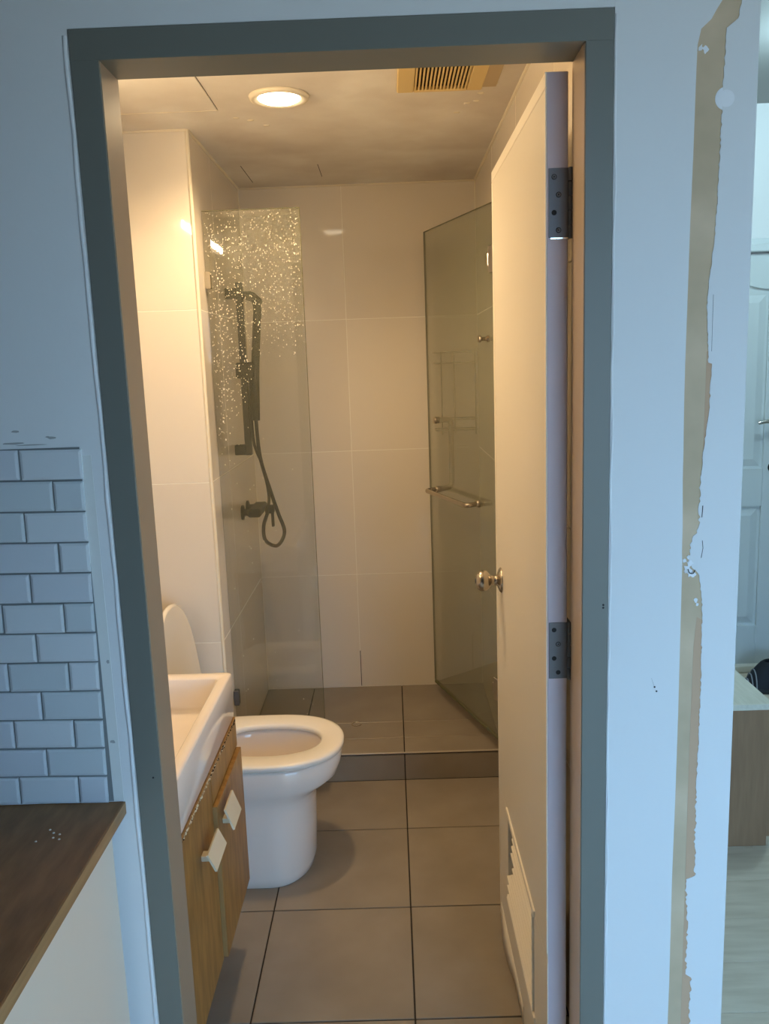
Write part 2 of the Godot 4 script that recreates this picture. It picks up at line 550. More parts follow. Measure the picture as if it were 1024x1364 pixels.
func tile_wall(w: Node, axis: int, plane: float, out: float, cuts: Array, y_from: float) -> void:
	var k := 0
	for r in ROWS:
		var lo := maxf(r[0], y_from)
		for i in cuts.size() - 1:
			var a: float = cuts[i]
			var c: float = cuts[i + 1]
			var size := Vector3(absf(c - a) - 0.0032, r[1] - lo - 0.0032, 0.009)
			var mid := Vector3((a + c) / 2, (lo + r[1]) / 2, plane - out * 0.0045)
			if axis == 0:
				size = Vector3(size.z, size.y, size.x)
				mid = Vector3(mid.z, mid.y, mid.x)
			piece("tile", mid, size, 0.0005, M.tile[k % 3], w)
			k += 1

func bathroom_shell() -> void:
	var g := 0.0006       # the grout lies a little behind the tile faces
	var b := MB.new()
	b.box(Vector3(XL - 0.1, 0, ZB - 0.1), Vector3(XR + 0.1, BC, ZB - g))
	var w := struct("wall_bathroom_back", b, M.tile_grout, "beige tiled wall at the back of the shower", "wall")
	tile_wall(w, 2, ZB, 1, [XS, -0.178, XR], CH)
	var cr := MB.new()
	cr.box(Vector3(-0.1785, 0.118, ZB - 0.002), Vector3(-0.1755, 0.29, ZB + 0.0006))
	put("open_joint", cr, M.chip_dark, w)

	b = MB.new()
	b.box(Vector3(XL - 0.1, 0, ZB), Vector3(XS - g, BC, ZP - g))
	w = struct("wall_bathroom_pillar", b, M.tile_grout, "beige tiled pillar left of the shower, behind the toilet", "wall")
	tile_wall(w, 2, ZP, 1, [XL, XS], 0.0)
	tile_wall(w, 0, XS, 1, [ZP, -1.76, ZB], 0.0)
	var t := MB.new()
	t.tube(PackedVector3Array([Vector3(XS - 0.002, 0.0, ZP - 0.003), Vector3(XS - 0.002, BC, ZP - 0.003)]), 0.0065, 10)
	put("corner_trim", t, M.trim, w)

	b = MB.new()
	b.box(Vector3(XL - 0.1, 0, ZP), Vector3(XL - g, BC, -TH))
	w = struct("wall_bathroom_left", b, M.tile_grout, "beige tiled bathroom wall behind washbasin and toilet tank", "wall")
	tile_wall(w, 0, XL, 1, [-TH, -0.28, -0.85, ZP], 0.0)

	b = MB.new()
	b.box(Vector3(XR + g, 0, ZH), Vector3(XE, KC, -TH))
	w = struct("wall_bathroom_right", b, M.tile_grout, "beige tiled bathroom wall behind the open door", "wall")
	tile_wall(w, 0, XR, -1, [-TH, -0.62, -1.19, -1.76, ZB], 0.0)

	# hall wall behind the bathroom
	# ceiling
	b = MB.new()
	b.box(Vector3(XL - 0.1, BC, ZB - 0.1), Vector3(XR + 0.02, BC + 0.1, -TH))
	var c := struct("ceiling_bathroom", b, M.ceiling, "stained cream bathroom ceiling with access panel", "ceiling")
	var bd := MB.new()
	var br := 0.006
	for q in [[Vector3(XL, BC, ZP), Vector3(XS, BC, ZP)], [Vector3(XS, BC, ZP), Vector3(XS, BC, ZB)], [Vector3(XS, BC, ZB), Vector3(XR, BC, ZB)], [Vector3(XR, BC, ZB), Vector3(XR, BC, -TH)]]:
		bd.tube(PackedVector3Array(q), br, 8)
	bd.tube(PackedVector3Array([Vector3(XS, CH, ZB), Vector3(XS, BC, ZB)]), 0.003, 6)
	bd.tube(PackedVector3Array([Vector3(XR, CH, ZB), Vector3(XR, BC, ZB)]), 0.003, 6)
	put("sealant_bead", bd, M.trim, c)
	part("access_panel", Vector3(XL + 0.02, BC - 0.003, -1.236), Vector3(-0.4785, BC + 0.002, -0.70), 0.0015, M.ceiling, c)
	var ab := MB.new()
	ab.box(Vector3(XL, BC - 0.004, -1.2385), Vector3(-0.4775, BC + 0.001, -1.2355), 0.0008)
	put("panel_bead", ab, M.trim, c)
	var seam := MB.new()
	seam.box(Vector3(-0.2445, BC - 0.0006, -2.17), Vector3(-0.2425, BC + 0.001, -1.96))
	seam.box(Vector3(-0.534, BC - 0.0006, -2.23), Vector3(-0.532, BC + 0.001, -1.94))
	seam.box(Vector3(-0.4785, BC - 0.0004, -1.236), Vector3(-0.4770, BC + 0.001, -0.70))
	put("seam", seam, M.chip_dark, c)
	# peeling paint blisters
	var bl := MB.new()
	for q in [[0.29, -1.18], [0.26, -1.27], [0.235, -1.36], [0.32, -1.10], [-0.40, -1.36], [-0.44, -1.33], [-0.36, -1.42], [0.285, -1.25]]:
		bl.lathe(PackedVector2Array([Vector2(0.011, 0), Vector2(0.008, -0.0018), Vector2(0.003, -0.0026)]), 9, Transform3D(Basis().scaled(Vector3(1.0, 1.0, 0.7)), Vector3(q[0], BC, q[1])))
	put("paint_blister", bl, M.trim, c)

	# floor
	b = MB.new()
	b.box(Vector3(XL - 0.1, -0.1, ZB - 0.1), Vector3(XR + 0.1, -0.003, -TH))
	var f := struct("floor_bathroom", b, M.floor_grout, "grey-brown square floor tiles of the bathroom", "floor")
	var xs := [XL, -0.8077, -0.3982, 0.0113, XR]
	var zs := [-TH, -0.4323, -0.8679, -1.2987, ZC]
	for i in 4:
		for j in 4:
			var sx: float = xs[i + 1] - xs[i]
			var sz: float = zs[j] - zs[j + 1]
			piece("tile", Vector3((xs[i] + xs[i + 1]) / 2, -0.005, (zs[j] + zs[j + 1]) / 2), Vector3(sx - 0.0042, 0.01, sz - 0.0042), 0.0012, M.floor_tile[(i * 2 + j) % 3], f)

func shower_floor() -> void:
	var b := MB.new()
	b.box(Vector3(XS, -0.01, ZB), Vector3(XR, CH - 0.003, ZC - 0.002))
	b.box(Vector3(XS, -0.01, ZC - 0.002), Vector3(-0.33, CH - 0.003, ZG + 0.035))
	var f := struct("floor_shower", b, M.floor_grout, "raised grey-brown tiled shower floor with its front step", "floor")
	var xs := [XS, -0.3982, 0.0113, XR]
	var zs := [ZC, -1.7794, -1.9315, ZB]
	for i in 3:
		var cx: float = (xs[i] + xs[i + 1]) / 2
		var sx: float = xs[i + 1] - xs[i] - 0.0042
		for j in 3:
			var gap := 0.0042 if j == 0 else 0.002
			piece("tile", Vector3(cx, CH - 0.004, (zs[j] + zs[j + 1]) / 2), Vector3(sx, 0.008, zs[j] - zs[j + 1] - gap), 0.0012, M.floor_tile[(i + j) % 3], f)
		if i > 0:
			piece("step_tile", Vector3(cx, CH / 2 - 0.005, ZC - 0.002), Vector3(sx, CH - 0.012, 0.008), 0.0012, M.floor_tile[i % 3], f)
	var t := MB.new()
	t.tube(PackedVector3Array([Vector3(-0.32, CH - 0.003, ZC + 0.001), Vector3(XR, CH - 0.003, ZC + 0.001)]), 0.0035, 8)
	put("step_edge", t, M.nosing, f)
	# small drain in the floor
	var d := MB.new()
	var ring := PackedVector3Array()
	for k in 13:
		var a := TAU * k / 12 * 0.8
		ring.append(Vector3(-0.185 + cos(a) * 0.02, CH + 0.001, -1.918 + sin(a) * 0.02))
	d.tube(ring, 0.0022, 6)
	put("drain_ring", d, M.nickel, f)

# ---------------------------------------------------------------- door frame and door
func door_frame() -> void:
	var root := MB.new()
	root.box(Vector3(OL, 0, -TH), Vector3(IL, IT, 0.002), 0.0006)
	var f := struct("trim_1", root, M.frame, "grey painted door frame round the bathroom doorway", "door frame")
	part("jamb", Vector3(IR, 0, -TH), Vector3(OR, IT, 0.002), 0.0006, M.frame, f)
	tag(part("jamb_lit_face", Vector3(IR - 0.0012, 0, -TH), Vector3(IR + 0.0005, IT - 0.0005, -0.001), 0.0004, M.jamb_lit_tint, f), "inner face in paler beige that stands in for warm light on it")  # thin sheet added over the jamb, its pale colour stands for lamp light
	tag(part("jamb_lit_face", Vector3(IL - 0.0005, 0, -TH), Vector3(IL + 0.0012, IT - 0.0005, -0.001), 0.0004, M.jamb_lit_tint_dull, f), "inner face in dull beige that stands in for weaker warm light on it")  # same sheet on the left, toned for less light
	part("head", Vector3(OL, IT, -TH), Vector3(OR, OT, 0.002), 0.0006, M.frame, f)
	var ch := MB.new()
	for q in [Vector2(OR - 0.008, 1.178), Vector2(OR - 0.008, 1.173), Vector2(OL + 0.03, 0.885)]:
		ch.lathe(PackedVector2Array([Vector2(0.0022, -0.001), Vector2(0.0018, 0.0007)]), 7, Transform3D(Basis(Vector3.RIGHT, PI / 2), Vector3(q.x, q.y, 0.002)))
	put("chip", ch, M.dark, f)

const LX := 0.2745      # inner face of the open door leaf
const LE := 0.3115
const LZ := -0.825      # its free edge
const LT := 2.062

func bathroom_door() -> void:
	var zf := -TH - 0.001
	var v0 := 0.165
	var v1 := 0.418
	var n0 := -0.652
	var n1 := -0.245
	var d := Node3D.new()
	d.name = "door_1"
	add_child(d)
	d.position = Vector3((LX + LE) / 2, 0, zf)
	tag(d, "cream bathroom door standing open against the right wall, with broken vent", "door", "", "structure")
	var b := MB.new()
	b.box(Vector3(LX, v1, LZ), Vector3(LE, LT, zf), 0.0015)
	b.box(Vector3(LX, 0.008, LZ), Vector3(LE, v0, zf), 0.0015)
	b.box(Vector3(LX, v0, LZ), Vector3(LE, v1, n0), 0.0)
	b.box(Vector3(LX, v0, n1), Vector3(LE, v1, zf), 0.0)
	put("leaf", b, M.leaf, d)
	var e := MB.new()
	e.box(Vector3(LX + 0.0015, 0.009, zf - 0.001), Vector3(LE - 0.001, LT - 0.001, zf + 0.0008), 0.0006)
	tag(put("hinge_edge", e, M.leaf_edge, d), "pale lilac-grey edge facing the doorway")
	e = MB.new()
	e.box(Vector3(LX - 0.0012, LT - 0.024, LZ), Vector3(LX + 0.001, LT, zf), 0.0006)
	e.box(Vector3(LX - 0.0012, 0.01, LZ), Vector3(LX + 0.001, LT - 0.0255, LZ + 0.016), 0.0006)
	e.box(Vector3(LX - 0.0012, v1 + 0.02, zf - 0.012), Vector3(LX + 0.001, LT - 0.0255, zf), 0.0006)
	put("edge_banding", e, M.band, d)
	# vent: frame, dark cavity, slats broken off at their far end
	part("vent_cavity", Vector3(LX + 0.022, v0, n0), Vector3(LX + 0.026, v1, n1), 0.0, M.dark, d)
	var fr := MB.new()
	fr.box(Vector3(LX - 0.004, v1 - 0.004, n0 - 0.012), Vector3(LX + 0.002, v1 + 0.012, n1 + 0.012), 0.0015)
	fr.box(Vector3(LX - 0.004, v0 - 0.012, n0 - 0.012), Vector3(LX + 0.002, v0 + 0.004, n1 + 0.012), 0.0015)
	var vf := put("vent_frame", fr, M.band, d)
	part("slat_end", Vector3(LX - 0.004, v0, n1 - 0.012), Vector3(LX + 0.012, v1, n1 - 0.008), 0.001, M.band, d)
	var n := 9
	for k in n:
		var yk := lerpf(v0 + 0.018, v1 - 0.016, float(k) / (n - 1))
		var far := n0 + 0.006 if yk < v0 + 0.075 else n0 + 0.075 + 0.012 * ((k * 7) % 3)
		var sb := MB.new()
		var tt := Transform3D(Basis(Vector3.BACK, deg_to_rad(12.0)), Vector3(LX + 0.006, yk, 0))
		sb.box(Vector3(-0.010, -0.0055, far), Vector3(0.012, 0.0055, n1 - 0.011), 0.0008, tt)
		put("slat", sb, M.band, d)
	# skin lifting along the bottom edge
	var rings := []
	for k in 15:
		var t := float(k) / 14
		var zz := lerpf(-0.80, -0.40, t)
		var bulge := 0.011 * sin(PI * minf(1.0, t * 1.5)) + 0.0008
		rings.append(PackedVector3Array([Vector3(LX - bulge, 0.012 - 0.004 * t, zz), Vector3(LX - bulge - 0.0012, 0.012 - 0.004 * t, zz), Vector3(LX - 0.0014, 0.055, zz), Vector3(LX - 0.0002, 0.055, zz)]))
	var sk := MB.new()
	sk.loft(rings)
	put("lifted_skin", sk, M.leaf, d)
	# knob
	var kt := Transform3D(Basis(Vector3(0, 0, -1), Vector3(-1, 0, 0), Vector3(0, 1, 0)), Vector3(LX, 1.034, -0.728))
	var kb := MB.new()
	kb.lathe(PackedVector2Array([Vector2(0.033, 0), Vector2(0.033, 0.002), Vector2(0.029, 0.006), Vector2(0.016, 0.011), Vector2(0.0125, 0.014), Vector2(0.0125, 0.028), Vector2(0.018, 0.031), Vector2(0.0255, 0.038), Vector2(0.0275, 0.047), Vector2(0.0265, 0.056), Vector2(0.021, 0.064), Vector2(0.012, 0.067), Vector2(0.007, 0.067)]), 32, kt)
	var k2 := put("knob", kb, M.nickel, d)
	var kg := MB.new()
	kg.lathe(PackedVector2Array([Vector2(0.007, 0.066), Vector2(0.007, 0.0685), Vector2(0.004, 0.069)]), 16, kt)
	put("lock_button", kg, M.steel, k2)
	# hinges
	for h in [[1.799, 1.911, true], [1.012, 1.120, false], [0.15, 0.262, false]]:
		var hb := MB.new()
		hb.box(Vector3(LX + 0.0035, h[0], zf), Vector3(LE + 0.001, h[1], zf + 0.0022), 0.0006)
		hb.box(Vector3(LE + 0.002, h[0], zf - 0.028), Vector3(IR - 0.0004, h[1], zf + 0.001), 0.0004)
		var o := put("hinge", hb, M.steel, d)
		var kn := MB.new()
		for q in 5:
			var ya := lerpf(h[0] - 0.002, h[1] + 0.002, q / 5.0)
			kn.lathe(PackedVector2Array([Vector2(0.003, ya), Vector2(0.0036, ya + 0.001), Vector2(0.0036, ya + 0.0205), Vector2(0.003, ya + 0.0215)]), 12, Transform3D(Basis(), Vector3(LE + 0.0034, 0, zf + 0.0034)))
		put("knuckle", kn, M.steel, o)
		for q in 4:
			var sy: float = lerpf(h[1] - 0.014, h[0] + 0.012, q / 3.0)
			var sx := LX + (0.013 if q % 2 == 0 else 0.0205)
			var sc := MB.new()
			var filled: bool = (h[2] and q != 2) or (not h[2] and q == 1)
			var st := Transform3D(Basis(Vector3.RIGHT, PI / 2), Vector3(sx, sy, zf + 0.0022))
			if filled:
				sc.lathe(PackedVector2Array([Vector2(0.0036, 0), Vector2(0.0033, 0.0009), Vector2(0.0014, 0.0008), Vector2(0.0010, -0.0004)]), 14, st)
				var seat := MB.new()
				seat.lathe(PackedVector2Array([Vector2(0.0047, 0), Vector2(0.0045, 0.0003)]), 14, st)
				put("screw_seat", seat, M.dark, o)
			else:
				sc.lathe(PackedVector2Array([Vector2(0.0044, 0), Vector2(0.0042, 0.0003)]), 14, st)
			put("screw" if filled else "screw_hole", sc, M.steel if filled else M.dark, o)
	# pale filler under the top hinge plate
	part("packing", Vector3(LX + 0.006, 1.796, zf), Vector3(LE, 1.7995, zf + 0.0032), 0.0006, M.chrome, d)

# ---------------------------------------------------------------- hall
func hall() -> void:
	var b := MB.new()
	b.box(Vector3(XE, 0, ZH - 0.1), Vector3(1.05, KC, ZH))
	b.box(Vector3(1.94, 0, ZH - 0.1), Vector3(XW, KC, ZH))
	b.box(Vector3(1.05, 2.05, ZH - 0.1), Vector3(1.94, KC, ZH))
	struct("wall_hall", b, M.wall, "bright white wall above the entrance door at the end of the hall", "wall")
	var d := Node3D.new()
	d.name = "door_2"
	add_child(d)
	d.position = Vector3(1.52, 0, ZH)
	tag(d, "white panelled entrance door at the end of the hall, with lever handle", "door", "", "structure")
	var zl := ZH + 0.03
	# stiles and rails round two columns of sunk panels with raised fields
	var cols := [[1.16, 1.47], [1.55, 1.802]]
	var lf := MB.new()
	lf.box(Vector3(1.06, 0.03, ZH - 0.03), Vector3(1.93, 2.045, zl - 0.012), 0.0)
	var xs := [1.06, 1.16, 1.47, 1.55, 1.802, 1.93]
	for k in [0, 2, 4]:
		lf.box(Vector3(xs[k], 0.03, zl - 0.012), Vector3(xs[k + 1], 2.045, zl), 0.002)
	for c in cols:
		lf.box(Vector3(c[0], 0.03, zl - 0.012), Vector3(c[1], 0.24, zl), 0.0)
		lf.box(Vector3(c[0], 0.85, zl - 0.012), Vector3(c[1], 1.035, zl), 0.0)
		# top rail with an arched lower edge
		var poly := PackedVector2Array([Vector2(c[0], 2.045)])
		var peak: float = c[0] if c[0] > 1.5 else c[1]
		for q in 13:
			var x: float = lerpf(c[0], c[1], q / 12.0)
			var t := absf(x - peak) / absf(c[1] - c[0])
			poly.append(Vector2(x, 1.885 + 0.055 * (0.5 + 0.5 * cos(t * PI))))
		poly.append(Vector2(c[1], 2.045))
		lf.prism(poly, zl - 0.012, zl)
	put("leaf", lf, M.door2, d)
	for c in cols:
		for y in [[0.24, 0.85], [1.035, 1.87]]:
			var p := MB.new()
			var z0 := zl - 0.012
			var lo := Vector2(c[0] + 0.012, y[0] + 0.012)
			var hi := Vector2(c[1] - 0.012, y[1] - 0.012)
			var w := 0.035
			var o := [Vector3(lo.x, lo.y, z0), Vector3(hi.x, lo.y, z0), Vector3(hi.x, hi.y, z0), Vector3(lo.x, hi.y, z0)]
			var i := [Vector3(lo.x + w, lo.y + w, z0 + 0.01), Vector3(hi.x - w, lo.y + w, z0 + 0.01), Vector3(hi.x - w, hi.y - w, z0 + 0.01), Vector3(lo.x + w, hi.y - w, z0 + 0.01)]
			for k in 4:
				p.quad(o[k], o[(k + 1) % 4], i[(k + 1) % 4], i[k])
			p.quad(i[0], i[1], i[2], i[3])
			put("panel", p, M.door2, d)
	var fr := MB.new()
	fr.box(Vector3(0.99, 0, ZH), Vector3(1.055, 2.12, ZH + 0.045), 0.004)
	fr.box(Vector3(1.935, 0, ZH), Vector3(1.99, 2.12, ZH + 0.045), 0.004)
	fr.box(Vector3(1.055, 2.052, ZH), Vector3(1.935, 2.088, ZH + 0.055), 0.004)
	fr.box(Vector3(1.055, 2.088, ZH), Vector3(1.935, 2.115, ZH + 0.03), 0.002)
	put("door_frame", fr, M.door2, d)
	part("threshold", Vector3(1.055, 0, ZH + 0.0), Vector3(1.935, 0.04, ZH + 0.06), 0.006, M.panel, d)
	var h := MB.new()
	h.lathe(PackedVector2Array([Vector2(0.026, 0), Vector2(0.026, 0.006), Vector2(0.011, 0.009), Vector2(0.01, 0.045)]), 20, Transform3D(Basis(Vector3.RIGHT, PI / 2), Vector3(1.885, 1.268, zl)))
	h.tube(curve([Vector3(1.9, 1.268, zl + 0.045), Vector3(1.86, 1.268, zl + 0.047), Vector3(1.79, 1.266, zl + 0.046), Vector3(1.755, 1.260, zl + 0.042)]), 0.011, 10, 0.8)
	put("lever_handle", h, M.chrome, d)
	h = MB.new()
	h.lathe(PackedVector2Array([Vector2(0.024, 0), Vector2(0.024, 0.008), Vector2(0.018, 0.011)]), 20, Transform3D(Basis(Vector3.RIGHT, PI / 2), Vector3(1.85, 1.04, zl)))
	put("lock", h, M.black, d)

	# low shoe cabinet along the hall wall
	var x1 := 1.187
	var zf := -1.13
	var s := thing("shoe_cabinet", "low brown wood shoe cabinet with pale top, end towards the camera", "cabinet", Vector3((XE + x1) / 2, 0, -1.6))
	b = MB.new()
	b.box(Vector3(XE + 0.002, 0.0, -2.05), Vector3(x1 - 0.004, 0.474, zf), 0.001)
	put("carcass", b, M.bench, s)
	part("top", Vector3(XE + 0.002, 0.474, -2.055), Vector3(x1, 0.494, zf + 0.004), 0.0015, M.bench_top, s)
	for k in 2:
		part("door", Vector3(x1 - 0.004, 0.03, -2.045 + k * 0.458), Vector3(x1 + 0.010, 0.468, -1.59 + k * 0.455), 0.0015, M.bench, s)

	# shoe on the floor by the entrance door
	var sh := thing("shoe", "dark navy shoe with pale curved ribs on the floor by the entrance door", "shoe", Vector3(1.79, 0, -2.42))
	var rings := []
	for q in [[0.0, 1.0, 0.0], [0.012, 1.03, 0.0], [0.024, 1.0, 0.0], [0.05, 0.96, 0.004], [0.085, 0.88, 0.012], [0.12, 0.74, 0.02], [0.14, 0.64, 0.025], [0.146, 0.58, 0.028], [0.135, 0.52, 0.028], [0.09, 0.5, 0.02], [0.05, 0.5, 0.02]]:
		var r := PackedVector3Array()
		for k in 32:
			var a := -TAU * k / 32
			r.append(Vector3(1.79 + q[2] + cos(a) * 0.145 * q[1], q[0], -2.42 + sin(a) * 0.055 * q[1] * (1.0 - 0.18 * cos(a))))
		rings.append(r)
	var u := MB.new()
	u.loft(rings)
	put("upper", u, M.navy, sh)
	rings = []
	for q in [[0.0, 1.04], [0.008, 1.07], [0.02, 1.06], [0.024, 1.0]]:
		var r := PackedVector3Array()
		for k in 32:
			var a := -TAU * k / 32
			r.append(Vector3(1.79 + cos(a) * 0.145 * q[1], q[0], -2.42 + sin(a) * 0.055 * q[1] * (1.0 - 0.18 * cos(a))))
		rings.append(r)
	u = MB.new()
	u.loft(rings)
	put("sole", u, M.black, sh)
	var prof := [[0.024, 1.0, 0.0], [0.05, 0.96, 0.004], [0.085, 0.88, 0.012], [0.12, 0.74, 0.02], [0.14, 0.64, 0.025]]
	for xr in [1.660, 1.674, 1.690]:
		var front := []
		var back := []
		for k in 41:      # where the plane at xr cuts the upper
			var f := k / 10.0
			var p: Array = prof[mini(int(f), 3)]
			var p2: Array = prof[mini(int(f), 3) + 1]
			var t := f - mini(int(f), 3)
			var q1 := lerpf(p[1], p2[1], t)
			var c: float = (xr - 1.79 - lerpf(p[2], p2[2], t)) / (0.147 * q1)
			if absf(c) < 1.0:
				var zz := 0.0565 * q1 * sqrt(1.0 - c * c) * (1.0 - 0.18 * c)
				var yy := lerpf(p[0], p2[0], t)
				front.append(Vector3(xr, yy, -2.42 + zz))
				back.push_front(Vector3(xr, yy, -2.42 - zz))
		var path := PackedVector3Array(front + back)
		var rb := MB.new()
		rb.tube(path, 0.0028, 6)
		put("rib", rb, M.rib, sh)

# ---------------------------------------------------------------- kitchen left
func subway_tiles() -> void:
	var w := get_node("wall_kitchen")
	var top := 1.476
	var ph := 0.0532
	var pw := 0.1062
	var gap := 0.0034
	var pivot := Vector3(-0.5172, top, 0)
	var turn := Basis(Vector3.BACK, deg_to_rad(-1.0))
	part("mortar_bed", Vector3(XK, 0.842, 0.0), Vector3(-0.52, top + 0.004, 0.0016), 0.0, M.grout, w)
	part("mortar_smear", Vector3(-0.535, 0.842, 0.0), Vector3(-0.502, top - 0.01, 0.0006), 0.0002, M.smear, w)
	var meshes := {}
	for full in [true, false]:
		var b := MB.new()
		var sx: float = (pw if full else pw / 2) - gap
		var sy := ph - gap
		var bev := 0.0042
		var z0 := 0.0
		var z1 := 0.0046
		var z2 := 0.0062
		var o := [Vector3(-sx, -sy, 0), Vector3(0, -sy, 0), Vector3(0, 0, 0), Vector3(-sx, 0, 0)]
		var inn := [Vector3(-sx + bev, -sy + bev, z2), Vector3(-bev, -sy + bev, z2), Vector3(-bev, -bev, z2), Vector3(-sx + bev, -bev, z2)]
		for k in 4:
			var a: Vector3 = o[k]
			var c: Vector3 = o[(k + 1) % 4]
			var up := Vector3(0, 0, z1)
			b.quad(a, c, c + up, a + up)
			b.quad(a + up, c + up, inn[(k + 1) % 4], inn[k])
		b.quad(inn[0], inn[1], inn[2], inn[3])
		b.quad(o[3], o[2], o[1], o[0])
		meshes[full] = b.done()
	for r in 12:
		var x := 0.0
		var c := 0
		while x > -0.56:
			var full := not (r % 2 == 1 and c == 0)
			var local := Vector3(x + rng.randf_range(-0.0006, 0.0006), -r * ph + rng.randf_range(-0.0005, 0.0005), 0.0)
			var o := put_mesh("tile", meshes[full], M.subway[rng.randi() % 3], w, pivot + turn * local)
			o.basis = turn * Basis(Vector3.BACK, rng.randf_range(-0.006, 0.006))
			x -= pw if full else pw / 2
			c += 1
	# grey scuffs on the wall above the tiles
	var s := MB.new()
	for q in [[-0.565, 1.497, 0.008, 0.0022], [-0.571, 1.4985, 0.004, 0.0016], [-0.60, 1.486, 0.03, 0.0012], [-0.63, 1.4895, 0.022, 0.002], [-0.625, 1.509, 0.008, 0.0018], [-0.507, 1.104, 0.003, 0.004], [-0.5125, 0.955, 0.006, 0.003]]:
		var poly := PackedVector2Array()
		for k in 10:
			var a := TAU * k / 10
			poly.append(Vector2(q[0] + cos(a) * q[2] * rng.randf_range(0.6, 1.1), q[1] + sin(a) * q[3] * rng.randf_range(0.6, 1.2)))
		s.prism(poly, 0.0, 0.0008)
	put("scuff", s, M.scuff, w)

func counter() -> void:
	var c := thing("kitchen_worktop", "dark brown wood kitchen worktop below the white brick tiles", "worktop", Vector3(-0.8, 0.817, 0.9))
	part("board", Vector3(XK + 0.001, 0.817, 0.0006), Vector3(-0.5025, 0.8405, 2.2), 0.0008, M.worktop, c)
	tag(part("edge_strip", Vector3(-0.5025, 0.817, 0.0006), Vector3(-0.4995, 0.8402, 2.2), 0.0006, M.worktop_edge, c), "lighter brown edge strip")
	var cr := MB.new()
	for q in [[-0.585, 0.115], [-0.59, 0.1], [-0.578, 0.105], [-0.60, 0.09], [-0.573, 0.12], [-0.61, 0.125]]:
		cr.lathe(PackedVector2Array([Vector2(0.0022, 0), Vector2(0.0018, 0.001), Vector2(0.0007, 0.0014)]), 7, Transform3D(Basis(), Vector3(q[0], 0.8405, q[1])))
	var cm := put("crumb", cr, M.panel, c)
	cm.set_meta("kind", "stuff")
	var k := thing("base_cabinet", "white kitchen base cabinet under the brown worktop", "cabinet", Vector3(-0.8, 0, 0.9))
	part("carcass", Vector3(XK + 0.001, 0.0, 0.06), Vector3(-0.54, 0.8165, 2.18), 0.001, M.cream, k)
	for q in 3:
		part("door", Vector3(-0.54, 0.1, 0.030 + q * 0.6), Vector3(-0.519, 0.812, 0.625 + q * 0.6), 0.0015, M.cream, k)

# ---------------------------------------------------------------- shower glass
func shower_glass() -> void:
	var x0 := XS + 0.004
	var x1 := -0.283
	var y0 := CH + 0.004
	var y1 := 2.125
	var s := thing("shower_screen", "fixed clear glass shower panel speckled with water drops, left of the opening", "glass panel", Vector3((x0 + x1) / 2, y0, ZG))
	part("pane", Vector3(x0, y0, ZG - 0.004), Vector3(x1, y1, ZG + 0.004), 0.0, M.glass, s)
	var e := MB.new()
	e.box(Vector3(x1, y0, ZG - 0.004), Vector3(x1 + 0.0015, y1, ZG + 0.004), 0.0)
	e.box(Vector3(x0, y1, ZG - 0.004), Vector3(x1 + 0.0015, y1 + 0.0015, ZG + 0.004), 0.0)
	put("glass_edge", e, M.glass_edge, s)
	for y in [1.872, 0.372]:
		var c := MB.new()
		for z in [ZG - 0.013, ZG + 0.0045]:
			c.box(Vector3(XS + 0.001, y, z), Vector3(XS + 0.020, y + 0.057, z + 0.0085), 0.002)
		put("wall_clamp", c, M.chrome if y > 1.0 else M.steel, s)
	# drops
	var mm := MultiMesh.new()
	mm.transform_format = MultiMesh.TRANSFORM_3D
	var d := MB.new()
	d.lathe(PackedVector2Array([Vector2(1.0, 0.0), Vector2(0.8, 0.42), Vector2(0.4, 0.66), Vector2(0.05, 0.72)]), 7, Transform3D(Basis(Vector3.RIGHT, PI / 2), Vector3.ZERO))
	mm.mesh = d.done()
	var list := []
	while list.size() < 1150:
		var x := rng.randf_range(x0 + 0.006, x1 - 0.004)
		var y := rng.randf_range(0.3, y1 - 0.004)
		var u := (x - x0) / (x1 - x0)
		var keep := 0.0
		var low := 1.62 if u > 0.45 else lerpf(1.22, 1.55, u / 0.45)
		if y > low:
			keep = clampf((y - low) / 0.16, 0.0, 1.0)
		else:
			keep = 0.012 + 0.10 * clampf((y - 0.95) / 0.4, 0.0, 1.0) * clampf(1.0 - u * 2.0, 0.0, 1.0)
		if rng.randf() < keep:
			list.append(Vector2(x, y))
	mm.instance_count = list.size()
	for i in list.size():
		var r := rng.randf_range(0.0008, 0.0016)
		if rng.randf() < 0.06: r *= 1.5
		mm.set_instance_transform(i, Transform3D(Basis().scaled(Vector3(r, r * rng.randf_range(1.0, 1.8), r)), Vector3(list[i].x, list[i].y, ZG + 0.0041)))
	var mi := MultiMeshInstance3D.new()
	mi.name = "water_drops"
	mi.multimesh = mm
	mi.material_override = M.drop
	s.add_child(mi)
	mi.position = -s.position
	mi.set_meta("kind", "stuff")

# points on the opened glass door: s along it from the hinge, y up, o out of its face
func gd(s: float, y: float, o: float) -> Vector3:
	return Vector3(0.388 - 0.321 * s - 0.947 * o, y, -1.57 - 0.947 * s + 0.321 * o)

